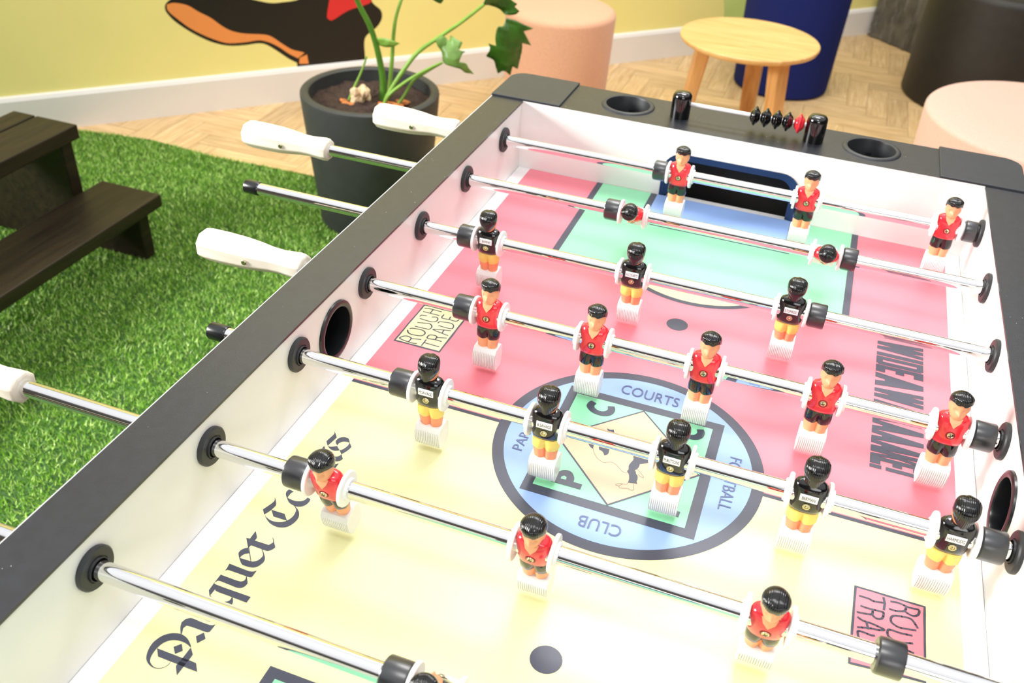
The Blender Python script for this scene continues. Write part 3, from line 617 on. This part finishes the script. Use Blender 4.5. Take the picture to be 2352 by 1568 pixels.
bp = n.nodes.new('ShaderNodeBump'); bp.inputs['Strength'].default_value = .8; bp.inputs['Distance'].default_value = .00025
n.links.new(t_.outputs['Object'], wv.inputs['Vector']); n.links.new(wv.outputs['Fac'], bp.inputs['Height']); n.links.new(bp.outputs[0], n.nodes['Principled BSDF'].inputs['Normal'])
ME['hair'] = to_mesh(hair_mesh(), 'hair', K_HAIR, 60)
ME['screw'] = to_mesh(screw_mesh(), 'screw', [K_BRASS, K_RUBBER], 40)
ME['recess', 'red'] = to_mesh(recess_mesh(), 'screw_hole', mat('dark_red_recess', (.55, .03, .06), .4), 40)
ME['recess', 'black'] = to_mesh(recess_mesh(), 'screw_hole', K_RUBBER, 40)
ME['nut'] = to_mesh(nut_mesh(), 'nut', K_BRASS, 20)

def player(root, x, tilt, team, name=None):
    f = link('player_figure', ME['figure'], root, (x, 0, 0))
    f.rotation_euler = (Matrix.Rotation(R(tilt), 4, 'X') @ Matrix.Rotation(0 if team == 'red' else math.pi, 4, 'Z')).to_euler()
    f['label'] = 'red-shirted player figure' if team == 'red' else 'black-shirted player figure in yellow shorts'
    for nm, me in (('shirt', ME['shirt', team]), ('shorts', ME['shorts', team]), ('legs', ME['legs', team]), ('head', ME['head', team]), ('hair', ME['hair']), ('screw', ME['screw']), ('screw_hole', ME['recess', team]), ('nut', ME['nut']), ('side_disc', ME['disc', -1]), ('side_disc', ME['disc', 1])):
        link(nm, me, f)
    if name:
        link('name_label', to_mesh(label_mesh(name), 'name_label', [K_LABEL, K_INKL], None), f)['label'] = 'white name strip across the back'
def bumper(root, x0, x1):
    bm = bmesh.new()
    lathe(bm, [(.0080, x0), (.0126, x0), (.0140, x0+.0012), (.0143, x0+.003), (.0143, x1-.001), (.0138, x1), (.0080, x1)], 40, AX, cap=False)
    fin(bm, 'bumper', K_BUMP, root, (0, 0, 0), 35)
def handle(root, x_in, sg):
    """octagonal pale wood grip; x_in = end next to the table, grows away from it by sg"""
    prof = [(.0140, 0), (.0162, .002), (.0168, .008), (.0160, .018), (.0150, .030), (.0156, .044), (.0180, .062), (.0196, .080), (.0203, .105), (.0200, .128), (.0188, .136), (.0160, .140)]
    bm = bmesh.new(); M_ = Matrix.Translation((x_in, 0, 0)) @ (AX if sg > 0 else Matrix.Rotation(R(-90), 4, 'Y')) @ Matrix.Rotation(R(22.5), 4, 'Z')
    lathe(bm, prof, 8, M_)
    h = fin(bm, 'handle', K_PINE, root, (0, 0, 0), 25, bevel=.0016); h['label'] = 'pale wooden octagonal grip'
    bm = bmesh.new(); lathe(bm, [(.0034, 0), (.0034, .0008), (.0028, .0014), (.0006, .0014)], 16, Matrix.Translation((x_in + sg*.072, -.0183, -.001)) @ Matrix.Rotation(R(90), 4, 'X'))
    fin(bm, 'grip_screw', K_BRASS, h, (0, 0, 0), 40)
def rod(i, label, x0, x1, men, tilt, team, bumps, hx=None, capx=None, names=None):
    """x0..x1 chrome tube; hx = inner end of the handle; capx = where the plastic end cap sits"""
    root = empty('player_rod', (0, ROD[i-1], HR)); tag(root, label, 'player rod', 'player rods across the table')
    bm = bmesh.new(); lathe(bm, [(.0070, x0), (.0079, x0+.0006), (.0079, x1-.0006), (.0070, x1)], 72, AX)
    fin(bm, 'rod', K_CHROME, root, (0, 0, 0), 40)['label'] = 'chrome tube'
    for k, x in enumerate(men): player(root, x, tilt, team, names[k] if names else None)
    for a, b in bumps: bumper(root, a, b)
    if team == 'red': handle(root, hx, -1)
    else: handle(root, hx, 1)
    sg = 1 if team == 'red' else -1; bm = bmesh.new()
    lathe(bm, [(.0086, 0), (.0092, .0008), (.0094, .004), (.0094, .0190), (.0088, .0205), (.0070, .0210)], 28, Matrix.Translation((capx - sg*.001, 0, 0)) @ (AX if sg > 0 else Matrix.Rotation(R(-90), 4, 'Y')))
    fin(bm, 'end_cap', K_RUBBER, root, (0, 0, 0), 40)['label'] = 'black plastic tube end cap'
rod(1, 'farthest chrome rod with three red players in front of the goal', -.074-.02, 1.03, [.2735, .4545, .6395], 0, 'red', [(.2355, .2530), (.6608, .6758)], -.0735, 1.03)
rod(2, 'chrome rod with two red players tipped forward, heads towards the camera', -.214-.02, .90, [.2415, .4920], 61, 'red', [(.2035, .2222), (.5115, .5290)], -.213, .90)
rod(3, 'chrome rod with three black players nearest the far goal', -.236, .87, [.0930, .2788, .4645], 7, 'black', [(.0545, .0735), (.4840, .5025)], .86, -.236, ['T.BAWNES', 'A.COURTS', 'S.TOMASSO'])
rod(4, 'chrome rod with five upright red players', -.078-.02, 1.05, [.1520, .2722, .3925, .5130, .6330], -1, 'red', [(.1125, .1325), (.6525, .6722)], -.0775, 1.05)
rod(5, 'chrome rod with five black players over the round emblem', -.09, 1.03, [.1480, .2690, .3902, .5113, .6320], 4, 'black', [(.1085, .1285), (.6515, .6715)], 1.02, -.083, ['M.SAVAGE', 'A.SAVAGE', 'M.BUTTONS', 'BERMAN', 'HARMUDG'])
rod(6, 'chrome rod with three red players over the yellow half', -.205-.02, .92, [.1205, .3075, .4950], 15.5, 'red', [(.0810, .1010), (.5730, .5925)], -.204, .92)
rod(7, 'nearest chrome rod, its black player tipped over at the bottom edge', -.30, .82, [.2868, .5370], 33, 'black', [(.2475, .2670), (.5566, .5760)], .80, -.30)

# ---------------------------------------------------------------- artificial grass
K_TURF = mat('turf_backing', (.16, .30, .07), .8, scale=12, var=.35)
K_BLADE = bpy.data.materials.new('grass_blades'); K_BLADE.use_nodes = True; n = K_BLADE.node_tree; b = n.nodes['Principled BSDF']
oi = n.nodes.new('ShaderNodeNewGeometry'); rr = n.nodes.new('ShaderNodeValToRGB'); n.links.new(oi.outputs['Random Per Island'], rr.inputs[0])
rr.color_ramp.elements[0].color = lin((.32, .52, .09)) + (1,); rr.color_ramp.elements[1].color = lin((.82, .92, .54)) + (1,)
k = rr.color_ramp.elements.new(.55); k.color = lin((.50, .71, .20)) + (1,)
n.links.new(rr.outputs[0], b.inputs['Base Color']); b.inputs['Roughness'].default_value = .45
GX0, GX1, GY0, GY1 = -3.2, -.06, -2.2, 1.775
EDGE = [(GX1, 1.775), (-.6, 1.79), (-.9, 1.775), (-1.15, 1.783), (-1.33, 1.775), (-1.5, 1.762), (-1.65, 1.778), (-1.79, 1.787), (-1.92, 1.765), (-2.06, 1.725)]
rug = empty('artificial_grass_rug', ((GX0+GX1)/2, (GY0+GY1)/2, FLOOR)); tag(rug, 'green artificial grass rug under the table with a raw edge along the wood floor', 'rug')
bm = bmesh.new(); loft(bm, [[(x, y, z) for x, y in [(GX0, GY0), (GX1, GY0)] + EDGE + [(GX0, .60)]] for z in (FLOOR, FLOOR+.008)])
def relpart(o, root): o.location = -Vector(root.location); return o
relpart(fin(bm, 'rug_backing', K_TURF, rug), rug)
import numpy as np
rng = np.random.default_rng(3); NB = 300000
bx = rng.uniform(-2.7, -.3, NB); by = rng.uniform(-.6, GY1, NB)
keep = (by - 1.782 < (bx + 2.0944)*1.0257 - .03) & (bx < -.25); bx, by = bx[keep], by[keep]; nb = len(bx)
hh = rng.uniform(.008, .016, nb); an = rng.uniform(0, 2*np.pi, nb); ln = rng.normal(0, .006, (nb, 2)); wd = rng.uniform(.0010, .0020, nb)
ey = np.interp(bx, [e_[0] for e_ in EDGE][::-1], [e_[1] for e_ in EDGE][::-1]); by = np.minimum(by, ey - .002)
V = np.zeros((nb, 3, 3)); dx, dy = np.cos(an)*wd, np.sin(an)*wd
V[:, 0] = np.stack([bx-dx, by-dy, np.full(nb, FLOOR+.007)], -1); V[:, 1] = np.stack([bx+dx, by+dy, np.full(nb, FLOOR+.007)], -1)
V[:, 2] = np.stack([bx+ln[:, 0], np.minimum(by+ln[:, 1], ey+.010), FLOOR+.007+hh], -1)
me = bpy.data.meshes.new('grass_pile'); me.vertices.add(nb*3); me.vertices.foreach_set('co', V.ravel()); me.loops.add(nb*3); me.loops.foreach_set('vertex_index', np.arange(nb*3))
me.polygons.add(nb); me.polygons.foreach_set('loop_start', np.arange(0, nb*3, 3)); me.update(); me.validate(); me.materials.append(K_BLADE)
gp = relpart(link('grass_pile', me, rug), rug); tag(gp, 'short green grass pile', kind='stuff')

# ---------------------------------------------------------------- black stepped bench
K_STAIN = wood('black_stained_wood', (.10, .08, .055), (.17, .135, .09), .42, (60, 5, 60))
K_STAIN.node_tree.nodes['Principled BSDF'].inputs['Specular IOR Level'].default_value = .3
sb = empty('stepped_bench', (-1.5, .45, FLOOR)); tag(sb, 'black stained two-tier wooden bench standing on the grass rug', 'bench')
def bpart(bm, name, bevel=.004): return relpart(fin(bm, name, K_STAIN, sb, None, None, bevel), sb)
Z0 = FLOOR + .012
bm = bmesh.new(); box(bm, -1.435, -1.235, -.75, 1.165, -.612, -.575); bpart(bm, 'lower_seat')
bm = bmesh.new(); box(bm, -1.578, -1.442, -.75, 1.13, -.435, -.395); bpart(bm, 'upper_plank')
bm = bmesh.new(); box(bm, -1.658, -1.584, -.75, 1.13, -.435, -.395); bpart(bm, 'upper_plank')
for y in (1.09, -.6):
    bm = bmesh.new(); pts = [(-1.425, Z0), (-1.262, Z0), (-1.262, -.6125), (-1.425, -.6125)]
    loft(bm, [[(x, y, z) for x, z in pts], [(x, y+.04, z) for x, z in pts]]); bpart(bm, 'lower_leg')
    bm = bmesh.new(); pts = [(-1.93, Z0), (-1.455, Z0), (-1.455, -.4355), (-1.65, -.4355)]
    loft(bm, [[(x, y-.02, z) for x, z in pts], [(x, y+.02, z) for x, z in pts]]); bpart(bm, 'upper_leg')

# ---------------------------------------------------------------- potted plant
pp = empty('potted_plant', (-.80, 1.61, FLOOR)); tag(pp, 'leafy green plant in a tall dark grey round planter beside the table', 'potted plant')
def ppart(bm, name, m, smooth=40, parent=None):
    o = fin(bm, name, m, parent or pp, None, smooth)
    return relpart(o, pp) if parent is None else o
K_POT = mat('charcoal_pot', (.20, .205, .20), .55, scale=20, var=.12, bump=.15, bscale=120)
bm = bmesh.new()
lathe(bm, [(.130, .009), (.154, .010), (.166, .022), (.192, .29), (.202, .415), (.201, .423), (.196, .427), (.182, .427), (.177, .423), (.175, .38), (.168, .30)], 72, Matrix.Translation((-.80, 1.61, FLOOR)))
ppart(bm, 'planter', K_POT)['label'] = 'dark grey tapered round pot'
bm = bmesh.new(); NR, NA = 14, 60; cen = bm.verts.new((-.80, 1.61, FLOOR+.392)); prev = None
for j in range(1, NR+1):
    r = .174*j/NR; ring_ = []
    for i in range(NA):
        x = -.80 + r*math.cos(2*math.pi*i/NA); y = 1.61 + r*math.sin(2*math.pi*i/NA)
        z = FLOOR + .390 + .012*noise.noise(Vector((x*40, y*40, 1))) + .006*noise.noise(Vector((x*130, y*130, 2))) + .012*(1-(j/NR)**2)
        ring_.append(bm.verts.new((x, y, z)))
    for i in range(NA):
        if prev: bm.faces.new((prev[i], prev[(i+1) % NA], ring_[(i+1) % NA], ring_[i]))
        else: bm.faces.new((cen, ring_[i], ring_[(i+1) % NA]))
    prev = ring_
o = ppart(bm, 'soil', mat('potting_soil', (.20, .13, .09), .9, scale=120, var=.6, bump=1., bscale=300)); o['label'] = 'dark brown potting soil'
K_STEM = mat('green_stem', (.50, .66, .26), .4, scale=30, var=.15); K_STEM2 = mat('deep_green_stem', (.30, .48, .14), .4, scale=30, var=.15)
K_LEAF = mat('green_leaf', (.20, .36, .08), .35, scale=25, var=.3, spec=.6); K_LEAF2 = mat('pale_green_leaf', (.42, .56, .26), .4, scale=25, var=.25)
stems = [([(-.765, 1.612, -.392), (-.762, 1.62, -.320), (-.773, 1.615, -.231), (-.790, 1.605, -.158), (-.819, 1.59, -.087), (-.850, 1.57, .03)], .0085, K_STEM2),
         ([(-.757, 1.640, -.392), (-.752, 1.66, -.267), (-.745, 1.664, -.179), (-.733, 1.67, -.118), (-.700, 1.69, -.02)], .0055, K_STEM),
         ([(-.752, 1.600, -.392), (-.739, 1.601, -.350), (-.699, 1.62, -.277), (-.660, 1.641, -.221), (-.606, 1.67, -.177), (-.552, 1.698, -.135), (-.497, 1.726, -.086)], .0062, K_STEM),
         ([(-.750, 1.585, -.390), (-.722, 1.574, -.337), (-.681, 1.596, -.298), (-.637, 1.619, -.267), (-.588, 1.645, -.239)], .0048, K_STEM),
         ([(-.722, 1.590, -.392), (-.691, 1.601, -.347), (-.663, 1.616, -.296), (-.630, 1.634, -.270), (-.590, 1.655, -.243)], .0042, K_STEM),
         ([(-.855, 1.572, -.388), (-.844, 1.577, -.353), (-.816, 1.592, -.288), (-.801, 1.599, -.244)], .0036, K_STEM)]
for pts, r, m in stems:
    bm = bmesh.new(); P_ = smooth_path(pts, 5); tube(bm, P_, [r*(1.25 - .55*i/len(P_)) for i in range(len(P_))], 12); ppart(bm, 'stem', m)
PV = Vector((-.470658, .882316, 0)); PU = Vector((.882316, .470658, 0))
def leaf(key, m, curl, rib0, rib1):
    pts = [Vector(p)*1e-4 for p in LEAVES[key]]; a = Vector(rib0); b = Vector(rib1); d = (b-a); L2 = d.dot(d)
    def lift(p):
        t = max(0, min(1, (p-a).dot(d)/L2)); q = a + d*t; s = (p-q).length
        return p + PV*(curl*(s*s*4) - curl*.02*math.sin(t*math.pi))
    P2 = []
    for p, q in zip(pts, pts[1:]+pts[:1]): P2 += [p, p.lerp(q, .5)]
    bm = bmesh.new(); uvs = round_off([(p.dot(PU), p.z) for p in pts], 78)
    vs = [bm.verts.new((u, z, 0)) for u, z in uvs]; f = bm.faces.new(vs)
    res = bmesh.ops.triangulate(bm, faces=[f]); bmesh.ops.subdivide_edges(bm, edges=bm.edges[:], cuts=2, use_grid_fill=True)
    dep = pts[0].dot(PV)
    for v in bm.verts:
        p = PU*v.co.x + PV*dep + Vector((0, 0, v.co.y)); p = lift(p)
        p += PV*.004*noise.noise(Vector((v.co.x*60, v.co.y*60, 0))); v.co = p
    o = ppart(bm, 'leaf', m, 60); s = o.modifiers.new('thick', 'SOLIDIFY'); s.thickness = .0008
    return o
leaf('hang', K_LEAF, 1.0, (-.445, 1.758, -.09), (-.421, 1.768, -.285)); leaf('top', K_LEAF, -1.0, (-.497, 1.726, -.086), (-.40, 1.78, -.09))
leaf('small', K_LEAF2, 1.4, (-.592, 1.654, -.20), (-.52, 1.696, -.27)); leaf('lance', K_STEM, .5, (-.778, 1.612, -.197), (-.721, 1.642, -.206)); leaf('tip', K_LEAF, .5, (-.70, 1.69, -.02), (-.66, 1.71, -.05))
# papery bulb and dead leaf scraps on the soil
K_HUSK = mat('papery_husk', (.86, .74, .58), .6, scale=60, var=.3, bump=.8, bscale=120); K_DRY = mat('dry_orange_leaf', (.72, .42, .18), .6, scale=60, var=.35)
def lump(name, c, r, m, seed):
    bm = bmesh.new(); bmesh.ops.create_icosphere(bm, subdivisions=3, radius=1)
    for v in bm.verts:
        k = 1 + .35*noise.noise(v.co*1.7 + Vector((seed, 0, 0))) + .12*noise.noise(v.co*6 + Vector((seed, 3, 0)))
        v.co = Vector((v.co.x*r[0]*k + c[0], v.co.y*r[1]*k + c[1], v.co.z*r[2]*k + c[2]))
    return ppart(bm, name, m, 60)
rs = random.Random(5)
for i in range(9):
    a = rs.random()*6.28; d_ = rs.random()*.022
    lump('bulb_husk', (-.812 + d_*math.cos(a)*1.1, 1.575 + d_*math.sin(a), -.366 + .030*rs.random()), (.013, .012, .016), K_HUSK, i)
for i, (x, y, rx, ry) in enumerate(((-.735, 1.575, .026, .012), (-.715, 1.592, .030, .010), (-.70, 1.62, .022, .009), (-.742, 1.560, .012, .010), (-.835, 1.545, .022, .006), (-.86, 1.56, .014, .006))):
    lump('dry_scrap', (x, y, -.372 + (.004 if i < 3 else 0)), (rx, ry, .007), K_DRY, 20+i)

# ---------------------------------------------------------------- stools and pouffes
def pouf(name, label, cat, x, y, r0, r1, h, m, rnd=.022, seam=True, group=None):
    bm = bmesh.new(); prof = [(r0-.012, .0), (r0, .012), (r0 + (r1-r0)*.5, h*.5), (r1, h-rnd)]
    prof += [(r1 - rnd + rnd*math.cos(a*math.pi/12), h - rnd + rnd*math.sin(a*math.pi/12)) for a in range(1, 7)]
    prof += [(r1*.6, h+.002), (r1*.2, h+.003), (.002, h+.003)]
    root = empty(name, (x, y, FLOOR)); tag(root, label, cat, group)
    lathe(bm, prof[:-3], 72, cap=True); fin(bm, 'body', m, root, (0, 0, 0), 40)
    if seam:
        bm = bmesh.new(); lathe(bm, [(r1 - rnd*.75, h - .0006), (r1 - rnd*1.4, h+.0020), (r1*.6, h+.0035), (r1*.2, h+.004), (.004, h+.004)], 72, cap=True)
        fin(bm, 'seat_top', m, root, (0, 0, 0), 40)
    return root
def felt(n, c): return mat(n, c, .9, scale=260, var=.10, bump=.5, bscale=900, sheen=.25)
pouf('round_pouf', 'tall cylindrical pink felt stool in front of the yellow wall, behind the plant', 'pouffe', -.535, 2.62, .192, .205, .45, felt('salmon_felt', (.86, .65, .52)), group='round drum pouffes')
pouf('round_pouf', 'wide low pink felt pouffe at the right, behind the table corner', 'pouffe', 1.115, 2.30, .352, .368, .43, felt('pink_felt', (.84, .68, .61)), .014, group='round drum pouffes')
pouf('round_pouf', 'dark blue felt stool behind the small oak table', 'pouffe', .252, 3.52, .205, .218, .46, mat('navy_felt', (.10, .14, .38), .95, scale=260, var=.1, bump=.5, bscale=900, spec=.2), group='round drum pouffes')
pouf('round_pouf', 'big black leather drum pouffe behind the wide pink one', 'pouffe', 1.14, 3.78, .368, .36, .50, mat('black_leather', (.12, .105, .085), .55, scale=30, var=.2, bump=.3, bscale=200), .03, group='round drum pouffes')

# small oak side table with three flat legs
ot = empty('side_table', (.152, 2.70, FLOOR)); tag(ot, 'small round oak side table with three flat legs', 'side table')
K_OAK = wood('oak_veneer', (.83, .65, .40), (.92, .76, .51), .35, (4, 45, 4))
bm = bmesh.new(); lathe(bm, [(.225, .398), (.243, .406), (.2475, .414), (.2470, .420), (.2445, .4225)], 96); fin(bm, 'tabletop', K_OAK, ot, (0, 0, 0), 40)
K_OAKL = wood('oak_leg', (.78, .56, .33), (.88, .68, .43), .4, (45, 45, 4))
for a in (198, 82, 322):
    ca, sa = math.cos(R(a)), math.sin(R(a)); T = Vector((-sa, ca, 0)); D = Vector((ca, sa, 0)); bm = bmesh.new()
    secs = []
    for z, d0, d1, hw in ((.0, .185, .225, .026), (.37, .135, .185, .030), (.3975, .120, .185, .032)):
        secs.append([D*d0 - T*hw + Vector((0, 0, z)), D*d1 - T*hw + Vector((0, 0, z)), D*d1 + T*hw + Vector((0, 0, z)), D*d0 + T*hw + Vector((0, 0, z))])
    loft(bm, secs); fin(bm, 'leg', K_OAKL, ot, (0, 0, 0), None, bevel=.005)
bm = bmesh.new()
for a in (198, 82, 322):
    M_ = Matrix.Rotation(R(a), 4, 'Z'); box(bm, 0, .125, -.018, .018, .366, .3975, 0, M_)
fin(bm, 'underframe', K_OAKL, ot, (0, 0, 0))

# grey shaggy felt block against the wall end
K_GREYF = mat('grey_wool_felt', (.30, .28, .23), .95, scale=14, var=.35, bump=1., bscale=90, sheen=.5)
gb = empty('felt_cube_seat', (.72, 4.56, FLOOR)); tag(gb, 'shaggy dark grey felt block seat with a ragged hem by the wall', 'seat')
bm = bmesh.new(); d1 = Vector((.716, -.698, 0)).normalized(); d2 = Vector((.698, .716, 0)); c0 = Vector((.600, 4.515, 0))
nx, nz = 60, 24; rows = []
def fz(s, t, z): return c0 + d1*s + d2*t + Vector((0, 0, z))
loop = []
for i in range(61): loop.append((i/60*.42, 0))
for i in range(1, 40): loop.append((.42, i/40*.5))
for i in range(61): loop.append((.42 - i/60*.42, .5))
for i in range(1, 40): loop.append((0, .5 - i/40*.5))
for j in range(nz+1):
    z = .0 + .50*j/nz; rr_ = []
    for k, (s, t) in enumerate(loop):
        g = .010*noise.noise(Vector((s*22, t*22, z*22))) + .006*noise.noise(Vector((s*70, t*70, z*70))) + (.016 if j == 0 else 0)*abs(noise.noise(Vector((s*40, t*40, 9))))
        rr_.append(fz(s - g*(1 if s < .2 else -1), t - g, z + (.006*noise.noise(Vector((s*50, t*50, 3))) + .006 if j == 0 else 0)))
    rows.append(rr_)
loft(bm, rows); o = fin(bm, 'felt_cover', K_GREYF, gb, None, 60); relpart(o, gb)
o.location = (-gb.location.x, -gb.location.y, 0)
